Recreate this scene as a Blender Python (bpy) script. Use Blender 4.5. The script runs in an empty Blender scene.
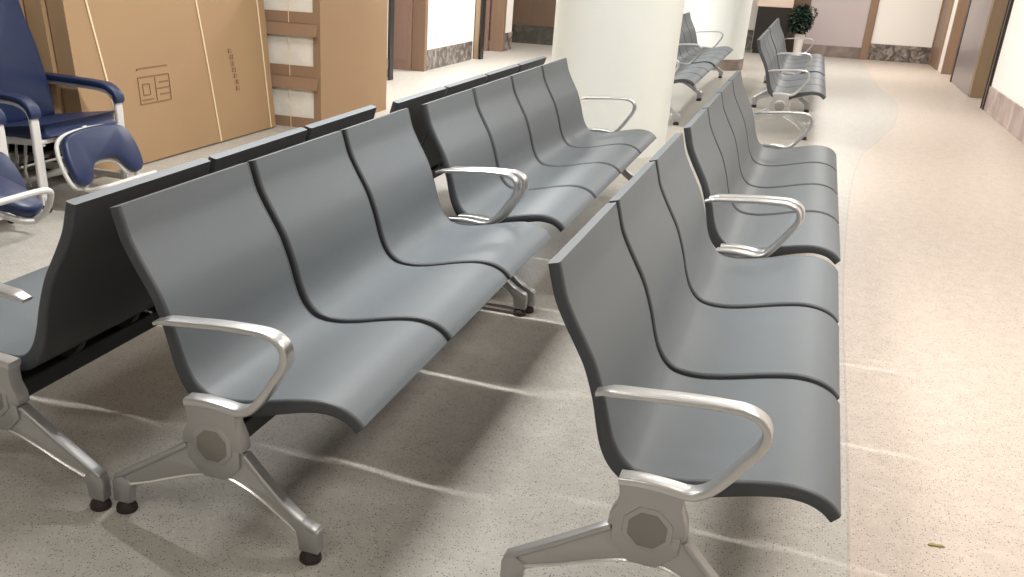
import bpy, bmesh, math, random
from mathutils import Vector, Matrix
random.seed(7)
S = bpy.context.scene
COL = S.collection
PI = math.pi

# ------------------------------------------------------------------ materials
def s2l(c):
    return tuple(((v/255)/12.92 if v/255 <= .04045 else ((v/255+.055)/1.055)**2.4) for v in c)

def mat(name, rgb, rough=.5, metal=0., bump=0., bscale=200., var=0., vscale=3., spec=.5, coat=0., emit=None):
    m = bpy.data.materials.new(name); m.use_nodes = True
    nt = m.node_tree; b = nt.nodes['Principled BSDF']
    c = s2l(rgb) + (1,)
    b.inputs['Base Color'].default_value = c
    b.inputs['Roughness'].default_value = rough
    b.inputs['Metallic'].default_value = metal
    b.inputs['Specular IOR Level'].default_value = spec
    if coat: b.inputs['Coat Weight'].default_value = coat; b.inputs['Coat Roughness'].default_value = .15
    tc = nt.nodes.new('ShaderNodeTexCoord')
    if var:
        n = nt.nodes.new('ShaderNodeTexNoise'); n.inputs['Scale'].default_value = vscale; n.inputs['Detail'].default_value = 4
        mx = nt.nodes.new('ShaderNodeMix'); mx.data_type = 'RGBA'
        mx.inputs[6].default_value = tuple(v*(1-var) for v in c[:3])+(1,)
        mx.inputs[7].default_value = tuple(min(1, v*(1+var)) for v in c[:3])+(1,)
        nt.links.new(tc.outputs['Object'], n.inputs['Vector'])
        nt.links.new(n.outputs['Fac'], mx.inputs[0]); nt.links.new(mx.outputs[2], b.inputs['Base Color'])
    if bump:
        n = nt.nodes.new('ShaderNodeTexNoise'); n.inputs['Scale'].default_value = bscale; n.inputs['Detail'].default_value = 2
        bp = nt.nodes.new('ShaderNodeBump'); bp.inputs['Strength'].default_value = bump; bp.inputs['Distance'].default_value = .002
        nt.links.new(tc.outputs['Object'], n.inputs['Vector'])
        nt.links.new(n.outputs['Fac'], bp.inputs['Height']); nt.links.new(bp.outputs['Normal'], b.inputs['Normal'])
    if emit:
        b.inputs['Emission Color'].default_value = s2l(emit[0])+(1,); b.inputs['Emission Strength'].default_value = emit[1]
    return m

def marble(name, dark, light, scale=3.):
    m = bpy.data.materials.new(name); m.use_nodes = True
    nt = m.node_tree; b = nt.nodes['Principled BSDF']; b.inputs['Roughness'].default_value = .25
    tc = nt.nodes.new('ShaderNodeTexCoord')
    n = nt.nodes.new('ShaderNodeTexNoise'); n.inputs['Scale'].default_value = scale; n.inputs['Detail'].default_value = 8; n.inputs['Distortion'].default_value = 1.6
    r = nt.nodes.new('ShaderNodeValToRGB')
    e = r.color_ramp.elements; e[0].position = .42; e[0].color = s2l(dark)+(1,); e[1].position = .66; e[1].color = s2l(light)+(1,)
    x = r.color_ramp.elements.new(.5); x.color = tuple((a*.7+c*.3) for a, c in zip(s2l(dark), s2l(light)))+(1,)
    nt.links.new(tc.outputs['Object'], n.inputs['Vector']); nt.links.new(n.outputs['Fac'], r.inputs['Fac']); nt.links.new(r.outputs['Color'], b.inputs['Base Color'])
    return m

def wood(name, a, c, rough=.45):
    m = bpy.data.materials.new(name); m.use_nodes = True
    nt = m.node_tree; b = nt.nodes['Principled BSDF']; b.inputs['Roughness'].default_value = rough
    tc = nt.nodes.new('ShaderNodeTexCoord'); mp = nt.nodes.new('ShaderNodeMapping'); mp.inputs['Scale'].default_value = (18, 18, 1.2)
    n = nt.nodes.new('ShaderNodeTexNoise'); n.inputs['Scale'].default_value = 1.5; n.inputs['Detail'].default_value = 5
    r = nt.nodes.new('ShaderNodeMix'); r.data_type = 'RGBA'; r.inputs[6].default_value = s2l(a)+(1,); r.inputs[7].default_value = s2l(c)+(1,)
    nt.links.new(tc.outputs['Object'], mp.inputs['Vector']); nt.links.new(mp.outputs['Vector'], n.inputs['Vector'])
    nt.links.new(n.outputs['Fac'], r.inputs[0]); nt.links.new(r.outputs[2], b.inputs['Base Color'])
    return m

def floor_material():
    """speckled sheet floor: a grey zone under the seats, a beige walkway beyond an S-shaped welded seam"""
    m = bpy.data.materials.new('speckled_floor'); m.use_nodes = True
    nt = m.node_tree; N = nt.nodes.new; L = nt.links.new
    b = nt.nodes['Principled BSDF']
    b.inputs['Roughness'].default_value = .42; b.inputs['Specular IOR Level'].default_value = .45
    g = N('ShaderNodeNewGeometry'); sp = N('ShaderNodeSeparateXYZ'); L(g.outputs['Position'], sp.inputs[0])
    yn = N('ShaderNodeMath'); yn.operation = 'DIVIDE'; yn.inputs[1].default_value = 20.; L(sp.outputs['Y'], yn.inputs[0])
    fc = N('ShaderNodeFloatCurve'); cm = fc.mapping; cv = cm.curves[0]
    pts = [(0, .25), (2.1/20, .33), (5/20, .38), (8.1/20, .56), (9.26/20, .77), (10.88/20, 1.02), (12.3/20, 1.1), (13.63/20, 1.0), (15.5/20, .95), (1, .95)]
    cv.points[0].location = (pts[0][0], pts[0][1]/2); cv.points[1].location = (pts[-1][0], pts[-1][1]/2)
    for p in pts[1:-1]: cv.points.new(p[0], p[1]/2)
    cm.update(); L(yn.outputs[0], fc.inputs['Value'])
    xb = N('ShaderNodeMath'); xb.operation = 'MULTIPLY'; xb.inputs[1].default_value = 2.; L(fc.outputs[0], xb.inputs[0])
    df = N('ShaderNodeMath'); df.operation = 'SUBTRACT'; L(sp.outputs['X'], df.inputs[0]); L(xb.outputs[0], df.inputs[1])
    mk = N('ShaderNodeMapRange'); mk.inputs['From Min'].default_value = -.004; mk.inputs['From Max'].default_value = .004; L(df.outputs[0], mk.inputs['Value'])
    ab = N('ShaderNodeMath'); ab.operation = 'ABSOLUTE'; L(df.outputs[0], ab.inputs[0])
    sm = N('ShaderNodeMapRange'); sm.inputs['From Min'].default_value = .002; sm.inputs['From Max'].default_value = .006
    sm.inputs['To Min'].default_value = .2; sm.inputs['To Max'].default_value = 0; L(ab.outputs[0], sm.inputs['Value'])
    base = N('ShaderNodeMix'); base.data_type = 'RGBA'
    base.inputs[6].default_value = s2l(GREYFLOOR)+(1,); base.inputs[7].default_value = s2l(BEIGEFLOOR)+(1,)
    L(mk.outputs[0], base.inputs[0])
    cl = N('ShaderNodeTexNoise'); cl.inputs['Scale'].default_value = 14.; cl.inputs['Detail'].default_value = 12; cl.inputs['Roughness'].default_value = .72; L(g.outputs['Position'], cl.inputs['Vector'])
    cr = N('ShaderNodeMapRange'); cr.inputs['To Min'].default_value = .70; cr.inputs['To Max'].default_value = 1.30; L(cl.outputs['Fac'], cr.inputs['Value'])
    mul = N('ShaderNodeMix'); mul.data_type = 'RGBA'; mul.blend_type = 'MULTIPLY'; mul.inputs[0].default_value = 1
    L(base.outputs[2], mul.inputs[6]); L(cr.outputs[0], mul.inputs[7])
    last = mul.outputs[2]
    for sc, thr, rad, col, k in ((140, .58, .29, (62, 56, 52), .75), (170, .60, .24, (120, 112, 104), .5), (150, .80, .30, (240, 234, 224), .45)):
        v = N('ShaderNodeTexVoronoi'); v.inputs['Scale'].default_value = sc; L(g.outputs['Position'], v.inputs['Vector'])
        sc3 = N('ShaderNodeSeparateColor'); L(v.outputs['Color'], sc3.inputs[0])
        a = N('ShaderNodeMath'); a.operation = 'GREATER_THAN'; a.inputs[1].default_value = thr; L(sc3.outputs[0], a.inputs[0])
        d = N('ShaderNodeMath'); d.operation = 'LESS_THAN'; d.inputs[1].default_value = rad; L(v.outputs['Distance'], d.inputs[0])
        q = N('ShaderNodeMath'); q.operation = 'MULTIPLY'; L(a.outputs[0], q.inputs[0]); L(d.outputs[0], q.inputs[1])
        q2 = N('ShaderNodeMath'); q2.operation = 'MULTIPLY'; q2.inputs[1].default_value = k; L(q.outputs[0], q2.inputs[0])
        mx = N('ShaderNodeMix'); mx.data_type = 'RGBA'; mx.inputs[7].default_value = s2l(col)+(1,)
        L(q2.outputs[0], mx.inputs[0]); L(last, mx.inputs[6]); last = mx.outputs[2]
    mx = N('ShaderNodeMix'); mx.data_type = 'RGBA'; mx.inputs[7].default_value = s2l((90, 84, 80))+(1,)
    L(sm.outputs[0], mx.inputs[0]); L(last, mx.inputs[6])
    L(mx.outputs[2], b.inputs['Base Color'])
    return m

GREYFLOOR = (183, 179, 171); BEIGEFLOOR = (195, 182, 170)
M = dict(
    face=mat('grey_polyurethane', (97, 104, 109), .52, bump=.15, bscale=500, var=.04, vscale=5),
    edge=mat('charcoal_edge', (66, 70, 74), .5, bump=.1, bscale=400),
    back=mat('black_back_shell', (60, 61, 63), .55),
    alu=mat('cast_aluminium', (205, 205, 205), .3, .85, bump=.1, bscale=300),
    alu_leg=mat('painted_aluminium', (176, 176, 176), .38, .7, bump=.15, bscale=350),
    alu_dark=mat('hub_grey', (138, 136, 132), .4, .5),
    alu_line=mat('polished_rib', (225, 225, 222), .25, .8),
    beam=mat('black_steel', (32, 32, 34), .5, .2),
    rubber=mat('dark_rubber', (42, 30, 28), .6),
    navy=mat('navy_vinyl', (28, 42, 78), .42, bump=.1, bscale=300, var=.06, vscale=6),
    white_metal=mat('white_powder_coat', (214, 212, 208), .35),
    chrome=mat('chrome', (200, 200, 200), .15, 1.),
    carton=mat('brown_cardboard', (168, 138, 104), .85, bump=.1, bscale=60, var=.05, vscale=2),
    carton_b=mat('kraft_cardboard', (165, 134, 102), .85, bump=.1, bscale=60, var=.05, vscale=2),
    carton_d=mat('cardboard_end', (146, 118, 94), .85, var=.06, vscale=4),
    ink=mat('brown_ink', (138, 106, 78), .8),
    strap=mat('cream_strap', (236, 214, 180), .5),
    wrap=mat('white_foam_wrap', (226, 222, 212), .55, bump=1., bscale=22, var=.08, vscale=8),
    wall=mat('white_wall', (240, 236, 230), .7),
    column=mat('cream_panel', (232, 236, 232), .45),
    panel_grey=mat('pinkish_grey_panel', (190, 178, 178), .4),
    ceiling=mat('ceiling_white', (214, 213, 210), .8),
    marble=marble('dark_marble', (86, 78, 74), (160, 150, 142), 7.),
    marble_pink=marble('mauve_marble', (150, 130, 124), (188, 168, 160), 2.2),
    marble_grey=marble('taupe_marble', (120, 106, 100), (150, 134, 126), 2.2),
    wood_m=wood('mauve_brown_veneer', (134, 106, 92), (150, 120, 106)),
    wood_f=wood('brown_frame_veneer', (122, 96, 78), (140, 114, 94)),
    wood_t=wood('tan_frame_veneer', (138, 116, 90), (150, 128, 102)),
    wood_d=wood('dark_brown_panel', (98, 78, 62), (114, 92, 74)),
    wood_r=wood('taupe_frame_veneer', (128, 102, 82), (148, 120, 98)),
    marble_dk=marble('dark_green_marble', (72, 70, 63), (94, 90, 80), 5.),
    black=mat('black_trim', (24, 20, 18), .4),
    steel=mat('brushed_steel_leaf', (150, 140, 140), .3, .35, var=.12, vscale=1.2),
    counter=mat('black_counter_front', (30, 22, 20), .3),
    counter_top=mat('beige_counter_top', (214, 192, 178), .35),
    leaf=mat('dark_green_leaf', (26, 46, 32), .5),
    leaf2=mat('pale_leaf', (96, 92, 88), .5),
    pot=mat('white_pot', (226, 218, 214), .3),
    soil=mat('soil', (50, 38, 30), .9),
    lamp=mat('lamp_diffuser', (255, 250, 240), .4, emit=((255, 246, 232), 6.)),
    lamp_body=mat('lamp_housing', (225, 225, 225), .4),
    stain=mat('yellow_scrap', (150, 140, 84), .7),
)

# ------------------------------------------------------------------ helpers
def new_obj(name, verts, faces, mats, parent=None, fm=None, smooth=35, bevel=0.):
    me = bpy.data.meshes.new(name)
    me.from_pydata([tuple(v) for v in verts], [], faces)
    if not isinstance(mats, (list, tuple)): mats = [mats]
    for m_ in mats: me.materials.append(m_)
    if fm:
        for p, k in zip(me.polygons, fm): p.material_index = k
    bm = bmesh.new(); bm.from_mesh(me)
    bmesh.ops.recalc_face_normals(bm, faces=bm.faces)
    if bevel:
        es = [e for e in bm.edges if len(e.link_faces) == 2 and e.calc_face_angle(0) > .6]
        bmesh.ops.bevel(bm, geom=es, offset=bevel, segments=2, profile=.5, affect='EDGES', clamp_overlap=True)
    bm.to_mesh(me); bm.free()
    if smooth:
        for p in me.polygons: p.use_smooth = True
        me.set_sharp_from_angle(angle=math.radians(smooth))
    o = bpy.data.objects.new(name, me); COL.objects.link(o)
    if parent: o.parent = parent
    return o

class G:
    """collects geometry for ONE mesh"""
    def __init__(s): s.v = []; s.f = []; s.m = []
    def add(s, v, f, m=0):
        k = len(s.v); s.v += [Vector(p) for p in v]; s.f += [tuple(i+k for i in q) for q in f]; s.m += [m]*len(f); return s
    def box(s, x0, x1, y0, y1, z0, z1, m=0):
        v = [(x, y, z) for x in (x0, x1) for y in (y0, y1) for z in (z0, z1)]
        return s.add(v, [(0, 1, 3, 2), (4, 6, 7, 5), (0, 4, 5, 1), (2, 3, 7, 6), (0, 2, 6, 4), (1, 5, 7, 3)], m)
    def prism(s, poly, y0, y1, m=0):           # polygon in x-z, extruded in y
        n = len(poly); v = [(x, y0, z) for x, z in poly]+[(x, y1, z) for x, z in poly]
        return s.add(v, [tuple(range(n)), tuple(range(2*n-1, n-1, -1))]+[(i, (i+1) % n, n+(i+1) % n, n+i) for i in range(n)], m)
    def sweep(s, path, ring, up=None, closed=False, m=0):   # ring(i, t) -> list of (a, b) offsets along side, normal
        n = len(path); P = [Vector(p) for p in path]; rings = []
        for i in range(n):
            a = P[(i-1) % n] if (closed or i) else P[0]; c = P[(i+1) % n] if (closed or i < n-1) else P[-1]
            t = (c-a).normalized(); sd = Vector(up) if up else Vector((0, 0, 1))
            if abs(t.dot(sd)) > .98: sd = Vector((1, 0, 0))
            sd = (sd-t*sd.dot(t)).normalized(); nr = t.cross(sd).normalized()
            rings.append([P[i]+sd*u+nr*w for u, w in ring(i, i/(n-1))])
        k = len(rings[0]); v = [p for r in rings for p in r]; f = []
        for i in range(n if closed else n-1):
            j = (i+1) % n
            for q in range(k): f.append((i*k+q, i*k+(q+1) % k, j*k+(q+1) % k, j*k+q))
        if not closed: f += [tuple(range(k)), tuple(range((n-1)*k+k-1, (n-1)*k-1, -1))]
        return s.add(v, f, m)
    def tube(s, path, r, seg=10, closed=False, m=0, up=None):
        c = [(r*math.cos(2*PI*q/seg), r*math.sin(2*PI*q/seg)) for q in range(seg)]
        return s.sweep(path, lambda i, t: c, up, closed, m)
    def lathe(s, prof, cx=0, cy=0, seg=20, m=0):
        v = []; f = []; n = len(prof)
        for r, z in prof:
            for q in range(seg): v.append((cx+r*math.cos(2*PI*q/seg), cy+r*math.sin(2*PI*q/seg), z))
        for i in range(n-1):
            for q in range(seg): f.append((i*seg+q, i*seg+(q+1) % seg, (i+1)*seg+(q+1) % seg, (i+1)*seg+q))
        f += [tuple(range(seg)), tuple(range(n*seg-1, (n-1)*seg-1, -1))]
        return s.add(v, f, m)
    def build(s, name, mats, parent=None, smooth=35, bevel=0.):
        return new_obj(name, s.v, s.f, mats, parent, s.m, smooth, bevel)

def spline(pts, k=4):
    """Catmull-Rom through the points (2-D or 3-D)"""
    P = [Vector(p) for p in pts]; out = []
    for i in range(len(P)-1):
        a = P[i-1] if i else P[0]*2-P[1]; b = P[i]; c = P[i+1]; d = P[i+2] if i+2 < len(P) else P[-1]*2-P[-2]
        for q in range(k):
            t = q/k; out.append(.5*((2*b)+(c-a)*t+(2*a-5*b+4*c-d)*t*t+(3*b-a-3*c+d)*t**3))
    out.append(P[-1]); return out

def rrect(w, h, r, seg=3):                      # rounded rectangle ring, w along side, h along normal
    o = []
    for cx, cy, a0 in ((w/2-r, h/2-r, 0), (-w/2+r, h/2-r, 90), (-w/2+r, -h/2+r, 180), (w/2-r, -h/2+r, 270)):
        for q in range(seg+1):
            a = math.radians(a0+90*q/seg); o.append((cx+r*math.cos(a), cy+r*math.sin(a)))
    return o

def thing(name, label, cat, loc=(0, 0, 0), rz=0., group=None):
    o = bpy.data.objects.new(name, None); COL.objects.link(o); o.empty_display_size = .1
    o.location = loc; o.rotation_euler = (0, 0, rz); o['label'] = label; o['category'] = cat
    if group: o['group'] = group
    return o
def tag(o, label, cat, group=None):
    o['label'] = label; o['category'] = cat
    if group: o['group'] = group
    return o
def struct(o): o['kind'] = 'structure'; return o
def kids(o): return [c for c in bpy.data.objects if c.parent == o]
def copy_tree(o, parent=None):
    c = o.copy(); COL.objects.link(c); c.parent = parent
    for ch in kids(o): copy_tree(ch, c)
    return c

# ------------------------------------------------------------------ benches
PITCH = .5977
OUT = [(-.004, .806), (.005, .772), (.019, .727), (.043, .680), (.070, .634), (.092, .595), (.110, .550), (.124, .505), (.134, .462),
       (.148, .412), (.171, .368), (.206, .338), (.250, .325), (.300, .324), (.345, .331), (.400, .346), (.450, .362), (.500, .376),
       (.545, .384), (.585, .381), (.614, .369), (.634, .352)]
THK = [.027, .028, .028, .028, .028, .028, .028, .029, .031, .036, .041, .043, .044, .044, .043, .040, .037, .034, .032, .031, .030, .027]
def seat_profile():
    o = spline(OUT, 3); n = len(o); th = []
    for i in range(n):
        u = i/3; k = min(int(u), len(THK)-2); th.append(THK[k]*(1-(u-k))+THK[k+1]*(u-k))
    inn = []
    for i in range(n):
        t = (o[min(i+1, n-1)]-o[max(i-1, 0)]).normalized(); inn.append(o[i]+Vector((-t[1], t[0]))*th[i])
    return o, inn
SO, SI = seat_profile()
def make_seat(y0, y1):
    """one continuous seat-and-back shell, rounded at its rim"""
    n = len(SO); st = [(y0, .30), (y0+.002, .12), (y0+.007, 0), (y0+.0125, 0), (y0+.03, 0), ((y0+y1)/2, 0), (y1-.03, 0), (y1-.0125, 0), (y1-.007, 0), (y1-.002, .12), (y1, .30)]
    v = []; ring = 2*n
    for y, s in st:
        loop = []
        for i in range(n): mid = (SO[i]+SI[i])/2; p = mid+(SI[i]-mid)*(1-s); loop.append((p[0], y, p[1]))
        for i in range(n-1, -1, -1): mid = (SO[i]+SI[i])/2; p = mid+(SO[i]-mid)*(1-s); loop.append((p[0], y, p[1]))
        v += loop
    f = []; fm = []
    for j in range(len(st)-1):
        for i in range(ring):
            a = i; b = (i+1) % ring
            f.append((j*ring+a, j*ring+b, (j+1)*ring+b, (j+1)*ring+a))
            if i < n-1: fm.append(0 if 3 <= j <= len(st)-5 else 1)
            elif i == 2*n-1: fm.append(0)
            elif i == n-1: fm.append(0)
            else: fm.append(2 if 2 <= j <= len(st)-4 else 1)
    for j in (0, len(st)-1):
        for i in range(n-1):
            a, b, c, d = i, i+1, ring-2-i, ring-1-i
            f.append(tuple(j*ring+q for q in (a, b, c, d))); fm.append(1)
    return v, f, fm
_v, _f, _fm = make_seat(.0125, PITCH-.0125)
ARM = spline([(.137, .566), (.17, .575), (.24, .582), (.32, .589), (.39, .592), (.44, .590), (.472, .574), (.483, .546), (.476, .515), (.452, .478),
              (.418, .430), (.388, .398), (.355, .384), (.31, .387), (.26, .389), (.209, .384)], 4)
def make_arm(name, y, parent):
    g = G(); n = len(ARM)
    def ring(i, t):
        h = .013 if t < .3 else (.013+.007*min(1, (t-.3)/.2))
        if t < .04: h = .009
        w = .044 if t > .05 else .034
        return rrect(w, h, min(w, h)*.3)
    g.sweep([(p[0], y, p[1]-.012+.006*min(1, max(0, (p[1]-.40)/.12))) for p in ARM], ring, up=(0, 1, 0))
    return g.build(name, M['alu'], parent, smooth=50)
def oct_poly(cx, cz, r, n=8, a0=22.5, sx=1.):
    return [(cx+sx*r*math.cos(math.radians(a0+360*k/n)), cz+r*math.sin(math.radians(a0+360*k/n))) for k in range(n)]
def make_leg(y, parent):
    W = .021
    g = G()
    # web of the leg, slightly recessed, with its arch underneath
    top = [(-.036, .085), (-.026, .106), (.05, .150), (.12, .197), (.197, .256)]
    rtop = [(.366, .262), (.40, .218), (.44, .172), (.50, .118), (.552, .094), (.561, .085)]
    arch = [(.507, .070), (.470, .094), (.42, .130), (.375, .155), (.335, .170), (.298, .176), (.255, .173), (.20, .158), (.13, .130), (.06, .098), (.018, .078)]
    body = top+rtop+[(.561, .032), (.507, .030)]+arch+[(.014, .030), (-.036, .030)]
    g.prism(body, y-.010, y+.010)
    # upper flanges
    fl = lambda pts: g.sweep([(a, y, b) for a, b in spline(pts, 3)], lambda i, t: rrect(.034, .014, .005), up=(0, 1, 0))
    fl([(-.028, .100), (.05, .150), (.12, .196), (.205, .254)]); fl([(.362, .256), (.40, .214), (.445, .168), (.50, .118), (.555, .090)])
    # feet blocks
    g.prism([(-.036, .030), (.010, .030), (.016, .070), (.022, .092), (-.006, .112), (-.026, .106), (-.036, .090)], y-.0165, y+.0165)
    g.prism([(.510, .030), (.561, .030), (.562, .090), (.548, .100), (.505, .122), (.488, .108), (.504, .078)], y-.0165, y+.0165)
    leg = g.build('leg', M['alu_leg'], parent, bevel=.003)
    # hub collar
    g = G(); g.prism(oct_poly(.281, .252, .080, 8, 22.5, 1.0), y-.019, y+.019); g.prism(oct_poly(.283, .272, .058, 8, 22.5), y-.0248, y+.0248); col = g.build('hub_collar', M['alu_leg'], leg, bevel=.004)
    g = G(); g.prism([(.209, .374), (.214, .345), (.212, .318), (.199, .292), (.196, .262), (.366, .266), (.362, .300), (.348, .335), (.350, .374)], y-.0215, y+.0215)
    g.build('armrest_bracket', M['alu_leg'], leg, bevel=.004)
    g = G()
    for s in (-1, 1):
        a, b = sorted((y+s*.018, y+s*.0265)); g.prism(oct_poly(.283, .272, .046, 8, 22.5), a, b, 0)
    cap = g.build('hub_cap', M['alu_dark'], leg, bevel=.004)
    g = G()
    for s in (-1, 1):
        g.sweep([(a, y+s*.011, b) for a, b in spline([(.0, .084), (.08, .112), (.16, .146), (.23, .172), (.298, .184), (.35, .173), (.41, .143), (.47, .101), (.505, .077)], 3)],
                lambda i, t: rrect(.009, .009, .003, 1), up=(0, 1, 0))
    g.build('rib', M['alu_line'], leg)
    for x in (-.010, .533):
        g = G(); g.lathe([(.012, .034), (.016, .026), (.025, .018), (.0275, .010), (.0275, .002), (.026, 0.0)], x, y)
        g.build('foot_glide', M['rubber'], leg)
    return leg
def make_bench(n):
    root = thing('bench', '', 'bench')
    for k in range(n):
        if k == 0: s = new_obj('seat', _v, _f, [M['face'], M['edge'], M['back']], root, _fm, 40); s0 = s
        else: s = s0.copy(); COL.objects.link(s); s.parent = root; s.location.y = k*PITCH
        for yy in (.16, .40):
            g = G(); g.prism([(.235, .300), (.325, .300), (.44, .352), (.40, .3445), (.345, .330), (.30, .3225), (.25, .3235), (.206, .336), (.185, .352), (.2, .325)], yy-.016, yy+.016)
            b = g.build('seat_bracket', M['beam'], root, bevel=.002); b.location.y = k*PITCH
    L = n*PITCH
    g = G(); g.sweep([(.279, -.012, .272), (.279, L+.012, .272)], lambda i, t: rrect(.056, .08, .008), up=(0, 0, 1)); g.build('beam', M['beam'], root)
    for y in (-.028, L+.028):
        make_leg(y, root); make_arm('armrest', y, root)
    return root
b3 = make_bench(3); b4 = make_bench(4)
GRP = 'grey beam-mounted waiting benches'
BENCH = [
 (3, -1.4537, 1.6734, .0075, 'three-seat grey bench left of centre, its whole near armrest, leg and feet in view'),
 (4, -1.4473, 3.580, -.0043, 'four-seat grey bench in the left row, ending at the round cream column'),
 (3, -.419, 1.7600, -.0125, 'grey three-seat bench nearest in the right-hand row, beside the beige walkway'),
 (4, -.3860, 3.670, -.0071, 'grey four-seat bench adjoining the nearest right-hand bench, ending with a lone armrest'),
 (3, -1.5435, 1.6548, .0196, 'left-facing grey bench at the left edge, showing its black back shell'),
 (4, -1.5500, 3.566, -.0025, 'left-facing bench, only back tops visible behind the four-seat bench'),
 (3, -1.555, 8.98, 0, 'grey bench just past the near round column, half hidden by it'),
 (4, -1.555, 10.90, 0, 'farther grey bench in front of the second column, its far armrest against the white'),
 (3, -.415, 8.86, 0, 'distant grey bench by the walkway, nearer of the two in front of the plant'),
 (4, -.415, 10.775, 0, 'farthest grey bench by the walkway, its back in front of the black counter'),
]
for i, (n, x, y, a, lab) in enumerate(BENCH):
    src = b3 if n == 3 else b4
    o = src if i < 2 else copy_tree(src)
    if i in (4, 5):                       # the row facing the other way
        L = n*PITCH; o.location = (x-L*math.sin(a), y+L*math.cos(a), 0); o.rotation_euler = (0, 0, PI+a)
    else: o.location = (x, y, 0); o.rotation_euler = (0, 0, a)
    o['label'] = lab; o['category'] = 'bench'; o['group'] = GRP

# ------------------------------------------------------------------ reclining treatment chairs (left)
def pad_poly(pts, k=5):
    P = list(pts); n = len(P); out = []
    for i in range(n):
        a, b, c, d = (Vector(P[(i+q) % n]) for q in (-1, 0, 1, 2))
        for q in range(k):
            t = q/k; out.append(.5*((2*b)+(c-a)*t+(2*a-5*b+4*c-d)*t*t+(3*b-a-3*c+d)*t**3))
    return out
def cushion(name, pts, thick, matrix, material, parent, r=.02):
    """upholstered pad: closed outline (u,v) with soft rims; matrix maps (u, v, w)"""
    C2 = sum((Vector(p) for p in pts), Vector((0, 0)))/len(pts)
    g = G(); n = len(pts); lays = []
    for w, s in ((0, .0 if False else r), (r*.4, r*.35), (r, 0), (thick-r, 0), (thick-r*.4, r*.35), (thick, r)):
        ring = []
        for i in range(n):
            a = Vector(pts[(i-1) % n]); c = Vector(pts[(i+1) % n]); t = (c-a).normalized(); nr = Vector((-t[1], t[0]))
            ring.append((Vector(pts[i])+nr*s, w))
        lays.append(ring)
    v = [matrix @ Vector((p[0], p[1], w)) for ring in lays for p, w in ring]
    f = [tuple(range(n)), tuple(range(len(lays)*n-1, (len(lays)-1)*n-1, -1))]
    for j in range(len(lays)-1):
        for i in range(n): f.append((j*n+i, j*n+(i+1) % n, (j+1)*n+(i+1) % n, (j+1)*n+i))
    g.add(v, f); return g.build(name, material, parent, smooth=60)
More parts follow.
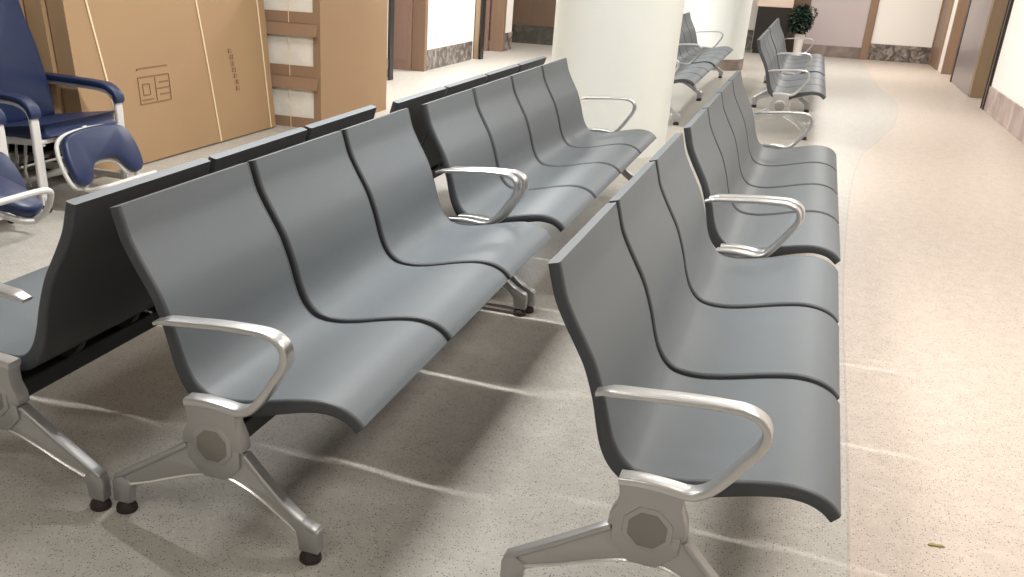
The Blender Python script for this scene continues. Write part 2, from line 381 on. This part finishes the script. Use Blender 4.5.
# legrest outline, u sideways, v down from the hinge: two lobes with an arch between (counter-clockwise)
LEGPAD = [(-.17, .00), (.0, -.012), (.17, .00), (.245, .035), (.275, .11), (.28, .20), (.262, .265), (.21, .285), (.155, .262), (.12, .205), (.06, .175), (-.06, .175), (-.12, .205), (-.155, .262), (-.21, .285), (-.262, .265), (-.28, .20), (-.275, .11), (-.245, .035)]
def make_recliner(ang=63., ext=0., hz=.40):
    root = thing('reclining_chair', '', 'chair')
    # frame (white): per side a post, an arched arm tube, a rear leg; cross bars and floor rails
    g = G()
    for s in (-1, 1):
        y = s*.33
        g.sweep([(a, y, b) for a, b in spline([(.0, .05), (-.004, .30), (-.008, .49), (-.03, .545), (-.09, .572), (-.25, .582), (-.50, .588), (-.60, .58)], 5)], lambda i, t: rrect(.055 if t < .6 else .04, .026, .008), up=(0, 1, 0))
        g.sweep([(-.56, y, .58), (-.58, y, .30), (-.60, y, .06)], lambda i, t: rrect(.045, .026, .008), up=(0, 1, 0))
        g.sweep([(.02, y, .075), (-.62, y, .075)], lambda i, t: rrect(.035, .04, .008), up=(0, 1, 0))
        g.sweep([(.0, s*.29, .372), (-.56, s*.29, .350)], lambda i, t: rrect(.025, .035, .006), up=(0, 1, 0))
    g.sweep([(-.005, -.33, .378), (-.005, .33, .378)], lambda i, t: rrect(.026, .026, .008), up=(0, 0, 1))
    g.sweep([(-.585, -.33, .34), (-.585, .33, .34)], lambda i, t: rrect(.03, .03, .008), up=(0, 0, 1))
    g.sweep([(-.40, -.33, .075), (-.40, .33, .075)], lambda i, t: rrect(.03, .05, .008), up=(0, 0, 1))
    g.build('frame', M['white_metal'], root)
    g = G()
    for x in (-.14, -.2, -.26): g.tube([(x, -.27, .35), (x-.03, -.27, .20), (x-.01, -.27, .11)], .009, 8)
    g.tube([(-.20, -.29, .22), (-.20, .29, .22)], .014, 10); g.build('reclining_mechanism', M['chrome'], root)
    g = G(); g.box(-.54, -.08, -.26, .26, .285, .305); g.build('seat_pan', M['beam'], root, bevel=.004)
    for s in (-1, 1):
        g = G(); g.sweep([(a, s*.33, b) for a, b in spline([(.004, .505), (-.002, .545), (-.03, .574), (-.09, .599), (-.25, .608), (-.50, .614), (-.60, .610)], 5)],
                         lambda i, t: rrect(.074, .034 if .04 < t < .97 else .02, .009), up=(0, 1, 0)); g.build('armrest_pad', M['navy'], root, smooth=60)
        for x in (.0, -.6):
            g = G(); g.lathe([(.006, .06), (.010, .05)], x, s*.33)
            for q in (-1, 1):
                g.add(*disc_x(x, s*.33+q*.012, .024, .024, .009))
            g.build('caster', M['rubber'], root)
    # seat cushion
    seat = pad_poly([(-.02, -.27), (-.30, -.275), (-.50, -.27), (-.525, -.22), (-.53, 0), (-.525, .22), (-.50, .27), (-.30, .275), (-.02, .27), (.01, .24), (.018, 0), (.01, -.24)], 3)
    cushion('seat_cushion', seat, .068, Matrix.Translation((0, 0, .398)) @ Matrix.Rotation(math.radians(-8), 4, 'Y'), M['navy'], root, .025)
    # backrest, leaning back
    bk = pad_poly([(.27, 0), (.272, .16), (.262, .30), (.245, .42), (.222, .52), (.205, .62), (.195, .74), (.14, .79), (0, .80), (-.14, .79), (-.195, .74), (-.205, .62), (-.222, .52), (-.245, .42), (-.262, .30), (-.272, .16), (-.27, 0), (-.2, -.02), (0, -.02), (.2, -.02)], 3)
    Mb = Matrix.Translation((-.45, 0, .41)) @ Matrix.Rotation(math.radians(-9), 4, 'Y') @ Matrix(((0, 0, 1, -.05), (1, 0, 0, 0), (0, 1, 0, 0), (0, 0, 0, 1)))
    cushion('backrest', bk, .10, Mb, M['navy'], root, .03)
    # leg rest on its hinge
    lp = pad_poly(LEGPAD, 4)
    d = Vector((math.cos(math.radians(ang)), 0, -math.sin(math.radians(ang)))); nn = Vector((-d.z, 0, d.x)); nn = -nn if nn.z < 0 else nn
    def place(u, v, w): return Vector((.045+ext, 0, hz))+d*v+nn*w+Vector((0, u, 0))
    Ml = Matrix(((0, d.x, nn.x, .045+ext), (1, 0, 0, 0), (0, d.z, nn.z, hz), (0, 0, 0, 1)))
    lr = cushion('leg_rest', lp, .055, Ml, M['navy'], root, .018)
    g = G(); g.sweep([place(p[0]*1.02, p[1]*1.01+.0, -.008) for p in lp], lambda i, t: rrect(.022, .022, .007), up=tuple(nn), closed=True); 
    g.tube([place(*q) for q in spline([(-.20, .18, -.014), (-.21, .27, -.012), (-.215, .315, .04), (-.215, .325, .12), (-.17, .33, .165), (0, .33, .17), (.17, .33, .165), (.215, .325, .12), (.215, .315, .04), (.21, .27, -.012), (.20, .18, -.014)], 5)], .0125, 10)
    g.sweep([place(0, -.03-ext, -.02), place(0, .16, -.02)], lambda i, t: rrect(.03, .03, .006), up=(0, 1, 0))
    g.build('foot_loop', M['white_metal'], lr)
    return root
def disc_x(x, y, z, r, hw, seg=14):
    v = []; f = []
    for s in (-1, 1):
        for q in range(seg): v.append((x+r*math.cos(2*PI*q/seg), y+s*hw, z+r*math.sin(2*PI*q/seg)))
    f = [tuple(range(seg)), tuple(range(2*seg-1, seg-1, -1))]+[(q, (q+1) % seg, seg+(q+1) % seg, seg+q) for q in range(seg)]
    return v, f
cg = 'navy reclining chairs along the left side'
rc = make_recliner(66)
rc.location = (-3.685, 4.11, 0); rc['label'] = 'navy reclining chair with white frame, its backrest against the leaning cartons'; rc['group'] = cg
r2 = copy_tree(rc); r2.location = (-3.70, 3.23, 0); r2['label'] = 'navy reclining chair cut by the left edge, armrest end and hanging leg rest showing'
r3 = make_recliner(24, .22, .49); r3.location = (-3.20, 2.47, 0); r3['label'] = 'nearest navy reclining chair, only the lobe of its raised leg rest in view'; r3['group'] = cg

# ------------------------------------------------------------------ cartons
def leaning_carton(y0, y1, xb, thick, H, lean, label, marks=False):
    t = thing('flat_carton', label, 'carton', (xb, (y0+y1)/2, 0), 0, 'large flat cartons leaning on the left wall')
    a = math.atan2(lean, H); hw = (y1-y0)/2
    R = Matrix.Rotation(-a, 4, 'Y')
    def P(x, y, z): return R @ Vector((x, y, z))
    nz, ny = 10, 12
    v = []; f = []
    off = thick*math.sin(a)
    for side in (0, 1):
        for i in range(nz+1):
            for j in range(ny+1):
                z = H*i/nz; y = -hw+2*hw*j/ny
                bul = (.018*math.sin(PI*i/nz)*math.sin(PI*j/ny)) if side == 0 and marks else 0
                v.append(P((0 if side == 0 else -thick)+bul, y, z))
    k = (nz+1)*(ny+1); ix = lambda s, i, j: s*k+i*(ny+1)+j
    for i in range(nz):
        for j in range(ny):
            f.append((ix(0, i, j), ix(0, i, j+1), ix(0, i+1, j+1), ix(0, i+1, j))); f.append((ix(1, i, j), ix(1, i+1, j), ix(1, i+1, j+1), ix(1, i, j+1)))
        f.append((ix(0, i, 0), ix(0, i+1, 0), ix(1, i+1, 0), ix(1, i, 0))); f.append((ix(0, i, ny), ix(1, i, ny), ix(1, i+1, ny), ix(0, i+1, ny)))
    for j in range(ny):
        f.append((ix(0, 0, j), ix(1, 0, j), ix(1, 0, j+1), ix(0, 0, j+1))); f.append((ix(0, nz, j), ix(0, nz, j+1), ix(1, nz, j+1), ix(1, nz, j)))
    zmin = min(p[2] for p in v); v = [p-Vector((0, 0, zmin)) for p in v]
    g = G(); g.add(v, f); g.build('box_body', M['carton'], t, smooth=30)
    def S(y, z, e=.0): 
        i = z/H; j = (y+hw)/(2*hw)
        return P(.018*math.sin(PI*max(0, min(1, i)))*math.sin(PI*max(0, min(1, j)))+e, y, z)-Vector((0, 0, zmin))
    if marks:
        cy = (y0+y1)/2
        for ya, yb in ((4.555, 4.86), (5.66, 5.92), (6.58, 6.64)):
            pts = []
            for q in range(14):
                z = 2.0*(1-q/13); y = yb+(ya-yb)*min(z, 2)/2.0-cy
                pts.append(S(y, z, .004))
            g = G(); g.sweep(pts, lambda i, t_: rrect(.016, .004, .0015, 1), up=(0, 1, 0)); g.build('strap', M['strap'], t)
        g = G()
        def stroke(ya, za, yb, zb, w=.010):
            n = max(2, int(math.hypot(yb-ya, zb-za)/.06)+1)
            g.sweep([S(ya+(yb-ya)*q/(n-1)-cy, za+(zb-za)*q/(n-1), .0012) for q in range(n)], lambda i, t_: [(w/2, .0006), (-w/2, .0006), (-w/2, -.0006), (w/2, -.0006)], up=(1, 0, 0) if False else None)
        # framed handling mark
        A = (5.06, 5.38, .375, .60)
        for (a_, b_, c_, d_) in ((A[0], A[2], A[1], A[2]), (A[0], A[3]-.055, A[1], A[3]-.055), (A[0], A[3], A[1], A[3]), (A[0], A[2], A[0], A[3]-.055), (A[1], A[2], A[1], A[3]-.055),
                                 (A[0], A[3]-.012, A[0]+.001, A[3]), (5.23, .385, 5.23, .535), (5.24, .46, 5.38, .46), (5.10, .43, 5.10, .50), (5.10, .50, 5.17, .50), (5.17, .50, 5.17, .43), (5.10, .43, 5.17, .43),
                                 (5.08, .40, 5.20, .40), (5.27, .50, 5.37, .50), (5.27, .42, 5.37, .42)):
            stroke(a_, b_, c_, d_)
        g.build('handling_mark', M['ink'], t, smooth=0)
        g = G(); rr = random.Random(5); z = .655
        for c in range(7):                            # blocky characters running down the board
            y = 6.15+.010*c
            for s_ in range(3): stroke(y-.028, z-.008-s_*.012, y+.028, z-.010-s_*.012, .005)
            stroke(y-.02+.01*(c % 3), z, y-.02+.01*(c % 3), z-.034, .006)
            if c % 2: stroke(y+.02, z, y+.022, z-.034, .006)
            z -= .046
        g.build('printed_characters', M['ink'], t, smooth=0)
    return t
leaning_carton(4.52, 6.72, -4.00, .125, 2.0, .16, 'frontmost large flat carton leaning on the wall, with cream straps and a printed frame', True)
leaning_carton(4.49, 6.60, -4.135, .125, 1.96, .16, 'flat carton leaning right behind the frontmost strapped one')
leaning_carton(4.465, 6.55, -4.27, .035, 1.92, .16, 'thin rearmost board of the leaning cartons, by the navy backrest')

BX0, BX1, BY0, BY1 = -4.22, -3.63, 6.82, 8.12
def open_carton(name_z, label):
    z0 = name_z; H = .412
    t = thing('stacked_carton', label, 'carton', ((BX0+BX1)/2, (BY0+BY1)/2, z0), 0, 'stack of open-ended cartons by the wall')
    hx = (BX1-BX0)/2; hy = (BY1-BY0)/2
    g = G()
    g.box(hx-.008, hx, -hy, hy, .008, H-.008); g.box(-hx, -hx+.008, -hy, hy, .008, H-.008)
    g.box(-hx, hx, -hy, hy, 0, .008); g.box(-hx, hx, -hy, hy, H-.008, H); g.box(-hx+.008, hx-.008, hy-.008, hy, .008, H-.008)
    g.build('box_body', M['carton_b'], t, smooth=0)
    g = G(); w = .065
    g.box(hx-w, hx-.001, -hy-.004, -hy+.004, .0, H); g.box(-hx+.001, -hx+.03, -hy-.004, -hy+.004, .0, H-.09)
    g.box(-hx+.03, hx-w, -hy-.004, -hy+.004, .0, .085)
    g.build('end_frame', M['carton_d'], t, smooth=0)
    g = G(); g.add([(-hx, -hy-.003, H-.004), (hx-.02, -hy-.003, H-.004), (hx-.02, -hy-.03, H-.095), (-hx, -hy-.03, H-.095),
                    (-hx, -hy-.009, H-.004), (hx-.02, -hy-.009, H-.004), (hx-.02, -hy-.036, H-.095), (-hx, -hy-.036, H-.095)],
                   [(0, 1, 2, 3), (7, 6, 5, 4), (0, 4, 5, 1), (1, 5, 6, 2), (2, 6, 7, 3), (3, 7, 4, 0)])
    g.build('end_flap', M['carton_d'], t, smooth=0)
    # crumpled foam wrap bulging in the opening
    g = G(); nx, nzz = 16, 10; rr = random.Random(int(z0*100)+3); v = []; f = []
    for i in range(nzz+1):
        for j in range(nx+1):
            u, w_ = j/nx, i/nzz
            edge = min(1, 5*min(u, 1-u, w_, 1-w_))
            v.append((-hx+.012+u*(2*hx-.024), -hy+.016-.012*edge+rr.uniform(-.005, .005)*edge, .012+w_*(H-.03)))
    for i in range(nzz):
        for j in range(nx): a = i*(nx+1)+j; f.append((a, a+1, a+nx+2, a+nx+1))
    k = len(v); v += [(-hx+.012, hy-.02, .012), (hx-.012, hy-.02, .012), (hx-.012, hy-.02, H-.018), (-hx+.012, hy-.02, H-.018)]
    c0, c1, c2, c3 = 0, nx, nzz*(nx+1)+nx, nzz*(nx+1)
    f += [(k, k+1, k+2, k+3), tuple([k]+[i*(nx+1) for i in range(nzz+1)]+[k+3]), tuple([k+1]+[i*(nx+1)+nx for i in range(nzz+1)]+[k+2]),
          tuple([k]+list(range(nx+1))+[k+1]), tuple([k+3]+[nzz*(nx+1)+j for j in range(nx+1)]+[k+2])]
    g.add(v, f); g.build('foam_wrapped_content', M['wrap'], t, smooth=40)
    g = G(); g.tube([(.02, -hy-.040, H-.1), (.018, -hy-.012, H-.2), (.015, -hy-.010, .09), (.015, -hy-.007, .0)], .003, 6); g.build('strap', M['strap'], t)
open_carton(0.0, 'bottom carton of the stack beside the leaning cardboard, white wrap in its open end')
open_carton(.4125, 'second carton up in the stack, its open end showing crumpled white wrap')
open_carton(.825, 'third carton up in the stack, cut by the top of the frame')

# ------------------------------------------------------------------ columns
def column(x, y, label, base=False):
    t = thing('round_column', label, 'column', (x, y, 0), 0, 'round cream columns')
    g = G(); g.lathe([(.485, .0), (.485, 2.74)], 0, 0, 64); 
    g.build('column_shaft', M['column'], t, smooth=40)
    if base:
        g = G(); g.lathe([(.480, .0), (.497, .0), (.497, .15), (.480, .155)], 0, 0, 64); g.build('column_base', M['marble_grey'], t)
column(-1.405, 7.50, 'large round cream column behind the centre four-seat bench')
column(-1.33, 14.75, 'second round cream column farther back, marble band at its foot', True)

# ------------------------------------------------------------------ room shell
XL, XR, YF, ZC = -4.5, 2.05, 18.3, 2.75
M['floor'] = floor_material()
g = G(); g.add([(-9, -3.5, 0), (3.2, -3.5, 0), (3.2, 21, 0), (-9, 21, 0)], [(0, 1, 2, 3)]); g.v += []; fl = g.build('floor', M['floor'], smooth=0); struct(fl)
g = G(); g.box(-9, 3.2, -3.5, 21, ZC, ZC+.1); struct(g.build('ceiling', M['ceiling'], smooth=0))
def wall_run(name, segs, x, side, th=.2):
    g = G()
    for a, b in segs:
        (g.box(x-th, x, a, b, 0, ZC) if side < 0 else g.box(x, x+th, a, b, 0, ZC))
    # lintels above door openings
    for (a, b), (c, d) in zip(segs[:-1], segs[1:]):
        (g.box(x-th, x, b, c, 2.3, ZC) if side < 0 else g.box(x, x+th, b, c, 2.3, ZC))
    return struct(g.build(name, M['wall'], smooth=0))
wall_run('wall_left', [(-3.5, 10.18), (11.25, 13.22), (14.55, 14.97)], XL, -1)
wall_run('wall_right', [(-3.5, 12.45), (13.55, 16.65-1.2), (16.62, YF)], XR, 1)
g = G(); g.box(XL-2.5, XR+.8, YF, YF+.2, 0, ZC); struct(g.build('wall_far', M['wall'], smooth=0))
g = G(); g.box(-7.2, -3.0, 16.3, 16.45, 0, ZC); struct(g.build('wall_far_left', M['wood_d'], smooth=0))
g = G(); g.box(-7.2, -3.0, 16.27, 16.30, 0, .30); struct(g.build('baseboard_far_left', M['marble_dk'], smooth=0, bevel=.003))
g = G(); g.box(-9, 3.2, -3.7, -3.5, 0, ZC); struct(g.build('wall_near', M['wall'], smooth=0))
g = G(); g.box(-7.4, -7.2, 9.6, 16.45, 0, ZC); struct(g.build('wall_side_rooms', M['wall'], smooth=0))
g = G(); g.box(XR+1.1, XR+1.3, 10, 18.5, 0, ZC); struct(g.build('wall_side_right', M['wall'], smooth=0))
# skirtings
def skirt(name, m, *boxes):
    g = G()
    for b in boxes: g.box(*b)
    struct(g.build(name, m, smooth=0, bevel=.002))
skirt('baseboard_left', M['marble'], (XL, XL+.015, 8.5, 10.08, 0, .25), (XL, XL+.015, 11.27, 13.02, 0, .25), (XL, XL+.015, 14.60, 14.97, 0, .27))
skirt('baseboard_right', M['marble_pink'], (XR-.018, XR, -3.5, 12.28, 0, .27))
skirt('baseboard_far', M['marble'], (1.03, 2.0, YF-.02, YF, 0, .27), (-3.0, -.95, YF-.02, YF, 0, .36))
skirt('baseboard_far_panel', M['marble_grey'], (-.06, .90, YF-.045, YF-.02, 0, .19))
# far wall finishes
def trim(name, m, *boxes, b=.003):
    g = G()
    for q in boxes: g.box(*q)
    return struct(g.build(name, m, smooth=0, bevel=b))
trim('trim_1', M['panel_grey'], (-.08, .90, YF-.02, YF, 0, 2.5))
trim('trim_2', M['wood_r'], (.90, 1.03, YF-.06, YF, 0, 2.5))
trim('trim_3', M['wood_r'], (2.0, 2.05, YF-.08, YF, 0, 2.5))
trim('trim_4', M['wood_d'], (-.44, -.06, YF-.05, YF, 0, 2.5))
# left doorways: far jamb with frame, door leaf standing open behind it
trim('trim_5', M['black'], (XL-.02, XL+.03, 10.08, 10.19, 0, 2.3))
trim('trim_6', M['wood_f'], (XL-.15, XL+.02, 11.17, 11.26, 0, 2.3))
g = G(); g.box(-5.55, -4.655, 11.14, 11.19, 0.004, 2.25); g.box(-5.50, -4.70, 11.132, 11.14, .12, 2.15)
d1 = struct(g.build('door_1', M['wood_m'], smooth=0, bevel=.002))
g = G(); g.tube([(-5.46, 11.125, 1.02), (-5.46, 11.09, 1.02), (-5.34, 11.09, 1.02)], .009, 8); g.build('door_handle', M['chrome'], d1)
trim('trim_7', M['wood_t'], (XL+.01, XL+.085, 13.10, 13.22, 0, 2.3))
trim('trim_8', M['black'], (XL-.025, XL+.01, 13.10, 13.22, 0, 2.3), (XL+.085, XL+.12, 13.09, 13.23, 0, 2.3))
trim('trim_9', M['wood_f'], (XL-.20, XL+.02, 14.46, 14.56, 0, 2.3))
g = G(); g.box(-5.6, -4.72, 14.43, 14.48, .004, 2.25); g.box(-5.55, -4.77, 14.422, 14.43, .12, 2.15)
d2 = struct(g.build('door_2', M['wood_m'], smooth=0, bevel=.002))
g = G(); g.tube([(-5.5, 14.415, 1.02), (-5.5, 14.38, 1.02), (-5.38, 14.38, 1.02)], .009, 8); g.build('door_handle', M['chrome'], d2)
# right side: posts, steel leaf, brown jambs
trim('trim_10', M['black'], (XR-.03, XR+.02, 12.28, 12.33, 0, 2.3), (XR-.03, XR+.02, 12.42, 12.46, 0, 2.3))
trim('trim_11', M['wood_r'], (XR-.02, XR+.02, 12.33, 12.42, 0, 2.3))
trim('trim_12', M['wood_t'], (XR-.01, XR+.24, 13.50, 13.62, 0, 2.3))
g = G(); g.box(XR-.012, XR+.03, 13.62, 15.34, .004, 2.28)
d3 = struct(g.build('door_3', M['steel'], smooth=0, bevel=.002))
trim('trim_13', M['black'], (XR-.02, XR+.02, 15.34, 15.46, 0, 2.3))
trim('trim_14', M['wood_r'], (XR-.02, XR+.22, 16.55, 16.63, 0, 2.3))
trim('trim_15', M['wood_r'], (XR-.03, XR, 17.2, 18.24, 0, 2.3))

# ------------------------------------------------------------------ reception counter and plant
t = thing('reception_counter', 'black-fronted reception counter with beige top at the far end', 'counter', (-.64, 18.03, 0))
g = G(); g.box(-.27, .29, -.20, .20, .06, .78); g.box(-.25, .27, -.17, .18, 0, .06); g.build('counter_body', M['counter'], t, smooth=0, bevel=.004)
g = G(); g.box(-.30, .30, -.22, .20, .78, .98); g.build('counter_top', M['counter_top'], t, smooth=0, bevel=.012)
t = thing('potted_plant', 'bushy dark green plant in a white pot beside the black counter', 'plant', (-.14, 17.62, 0))
g = G(); g.lathe([(.055, 0), (.065, .01), (.085, .36), (.092, .37), (.092, .385), (.078, .385), (.074, .35)], 0, 0, 24); pt = g.build('pot', M['pot'], t)
g = G(); g.lathe([(.0735, .345), (.074, .352)], 0, 0, 24); g.build('soil', M['soil'], pt)
g = G(); rr = random.Random(11)
stems = []
for q in range(9):
    a = 2*PI*q/9; r = rr.uniform(.03, .13); stems.append([(0.02*math.cos(a), .02*math.sin(a), .345), (r*.5*math.cos(a), r*.5*math.sin(a), .5), (r*math.cos(a), r*math.sin(a), rr.uniform(.65, .85))])
    g.tube([Vector(p) for p in stems[-1]], .006, 6)
g.build('stem', M['soil'], t)
def leaf_geo(g, c, d, L, W):
    d = d.normalized(); s = d.cross(Vector((0, 0, 1)))
    if s.length < .1: s = Vector((1, 0, 0))
    s.normalize(); u = s.cross(d)
    v = [c, c+d*L*.35+s*W*.5-u*.004, c+d*L*.4+u*.008, c+d*L*.35-s*W*.5-u*.004, c+d*L*.75+s*W*.35-u*.01, c+d*L*.78, c+d*L*.75-s*W*.35-u*.01, c+d*L-u*.02]
    g.add(v, [(0, 1, 2), (0, 2, 3), (1, 4, 5, 2), (3, 2, 5, 6), (4, 7, 5), (6, 5, 7)])
g = G()
for q in range(1100):
    th = rr.uniform(0, 2*PI); ph = math.acos(rr.uniform(-.9, 1)); r = rr.uniform(.3, 1)**.5
    c = Vector((-.035+.165*r*math.sin(ph)*math.cos(th), .165*r*math.sin(ph)*math.sin(th), .60+.235*r*math.cos(ph)))
    d = Vector((rr.uniform(-1, 1), rr.uniform(-1, 1), rr.uniform(-.6, .9))); leaf_geo(g, c, d, rr.uniform(.07, .12), .045)
lf = g.build('foliage', M['leaf'], t, smooth=0); lf['kind'] = 'stuff'
g = G(); br = spline([(.03, -.02, .40), (.12, -.05, .50), (.175, -.06, .62), (.19, -.06, .74), (.15, -.05, .80)], 5)
g.tube(br, .005, 6)
for q in range(46):
    c = br[rr.randrange(4, len(br))]; leaf_geo(g, Vector(c), Vector((rr.uniform(-1, 1), rr.uniform(-1, 1), rr.uniform(-.8, .8))), .055, .022)
sp_ = g.build('side_branch', M['leaf2'], t, smooth=0); sp_['label'] = 'paler drooping branch on the right'

# scrap on the walkway
g = G(); v = []; ol = [(-.018, -.003), (-.008, .006), (.004, .004), (.02, .008), (.026, .002), (.012, -.004), (-.004, -.006), (-.014, -.008)]
v = [(x, y, 0.0) for x, y in ol]+[(x*.9, y*.9, .004) for x, y in ol]; n = len(ol)
g.add(v, [tuple(range(n)), tuple(range(2*n-1, n-1, -1))]+[(i, (i+1) % n, n+(i+1) % n, n+i) for i in range(n)])
o = g.build('yellow_scrap', M['stain']); o.location = (.55, 2.37, 0); tag(o, 'tiny yellowish scrap lying on the beige walkway', 'litter')

# ------------------------------------------------------------------ ceiling luminaires (modelled fittings, all out of frame)
def area(loc, sx, sy, power, col=(1, .97, .93), name='panel_light'):
    L = bpy.data.lights.new(name, 'AREA'); L.shape = 'RECTANGLE'; L.size = sx; L.size_y = sy; L.energy = power; L.color = col
    o = bpy.data.objects.new(name, L); COL.objects.link(o); o.location = loc; return o
proto = None
def luminaire(x, y, sx, sy, power, col, label):
    t = thing('ceiling_lamp', label, 'lamp', (x, y, ZC), 0, 'linear ceiling lamps')
    g = G(); g.box(-sx/2-.03, sx/2+.03, -sy/2-.03, sy/2+.03, -.035, 0); g.build('lamp_housing', M['lamp_body'], t, smooth=0, bevel=.004)
    g = G(); g.box(-sx/2, sx/2, -sy/2, sy/2, -.042, -.035); g.build('diffuser', M['lamp'], t, smooth=0)
    area((x, y, ZC-.046), sx, sy, power, col)
WARM = (1., .945, .89); NEUT = (1., .985, .965)
LAMPS = [
 (-1.75, 3.40, 1.1, .09, 130, NEUT, 'linear ceiling lamp running crosswise over the first two benches of the left row'),
 (.85, 3.40, .9, .09, 85, WARM, 'linear ceiling lamp crosswise over the edge of the beige walkway'),
 (-3.3, 5.6, .6, .6, 30, NEUT, 'square ceiling lamp over the leaning cartons'),
 (-.3, 6.1, 1.1, .3, 20, NEUT, 'broad ceiling lamp between the two seating rows, before the column'),
 (-3.2, 9.3, .6, .6, 150, NEUT, 'square ceiling lamp beyond the carton stack, left of the column'),
 (-3.3, 12.3, .6, .6, 160, NEUT, 'square ceiling lamp between the two left doorways'),
 (-2.6, 15.3, .6, .6, 25, WARM, 'square ceiling lamp before the dark brown wall'),
 (.4, 11.0, 1.1, .3, 85, NEUT, 'broad ceiling lamp over the most distant bench pair'),
 (.6, 15.8, .6, .6, 130, WARM, 'square ceiling lamp nearest the potted plant'),
 (1.1, 7.6, .6, .6, 36, WARM, 'square ceiling lamp over the middle of the walkway'),
 (-1.2, -.6, 1.1, .3, 26, NEUT, 'unseen fill lamp added behind the photographer'),  # unseen lamp, added as fill for the near floor
 (1.0, .6, .6, .6, 14, WARM, 'square ceiling lamp over the near end of the walkway')]
for q in LAMPS: luminaire(*q)

# side rooms are lit too
for loc, p in (((-5.8, 10.9, 2.5), 35), ((-5.8, 14.0, 2.5), 30), ((2.7, 13.0, 2.5), 8), ((2.7, 16.0, 2.5), 8)):
    area(loc, .6, .6, p, WARM, 'side_room_light')

w = bpy.data.worlds.new('W'); S.world = w; w.use_nodes = True
w.node_tree.nodes['Background'].inputs[0].default_value = (.9, .93, 1, 1); w.node_tree.nodes['Background'].inputs[1].default_value = .3

# ------------------------------------------------------------------ camera
CAM = (-.3417, .4033, .0475, 915.62, 1.3863, -63.42, 56.32)
yaw, pit, rol, f, H, cx, cy = CAM
fwd = Vector((math.sin(yaw)*math.cos(pit), math.cos(yaw)*math.cos(pit), -math.sin(pit)))
r0 = Vector((math.cos(yaw), -math.sin(yaw), 0)); u0 = r0.cross(fwd)
r = r0*math.cos(rol)+u0*math.sin(rol); u = -r0*math.sin(rol)+u0*math.cos(rol)
cam = bpy.data.cameras.new('Camera'); co = bpy.data.objects.new('Camera', cam); COL.objects.link(co)
Rm = Matrix((r, u, -fwd)).transposed().to_4x4(); Rm.translation = (0, 0, H); co.matrix_world = Rm
cam.sensor_width = 36; cam.sensor_fit = 'HORIZONTAL'; cam.lens = f*36/1024
cam.shift_x = -cx/1024; cam.shift_y = cy/1024; cam.clip_start = .05; cam.clip_end = 100
S.camera = co
vs = S.view_settings; vs.view_transform = 'Standard'; vs.look = 'None'; vs.gamma = 1; vs.exposure = -.45; vs.use_curve_mapping = False
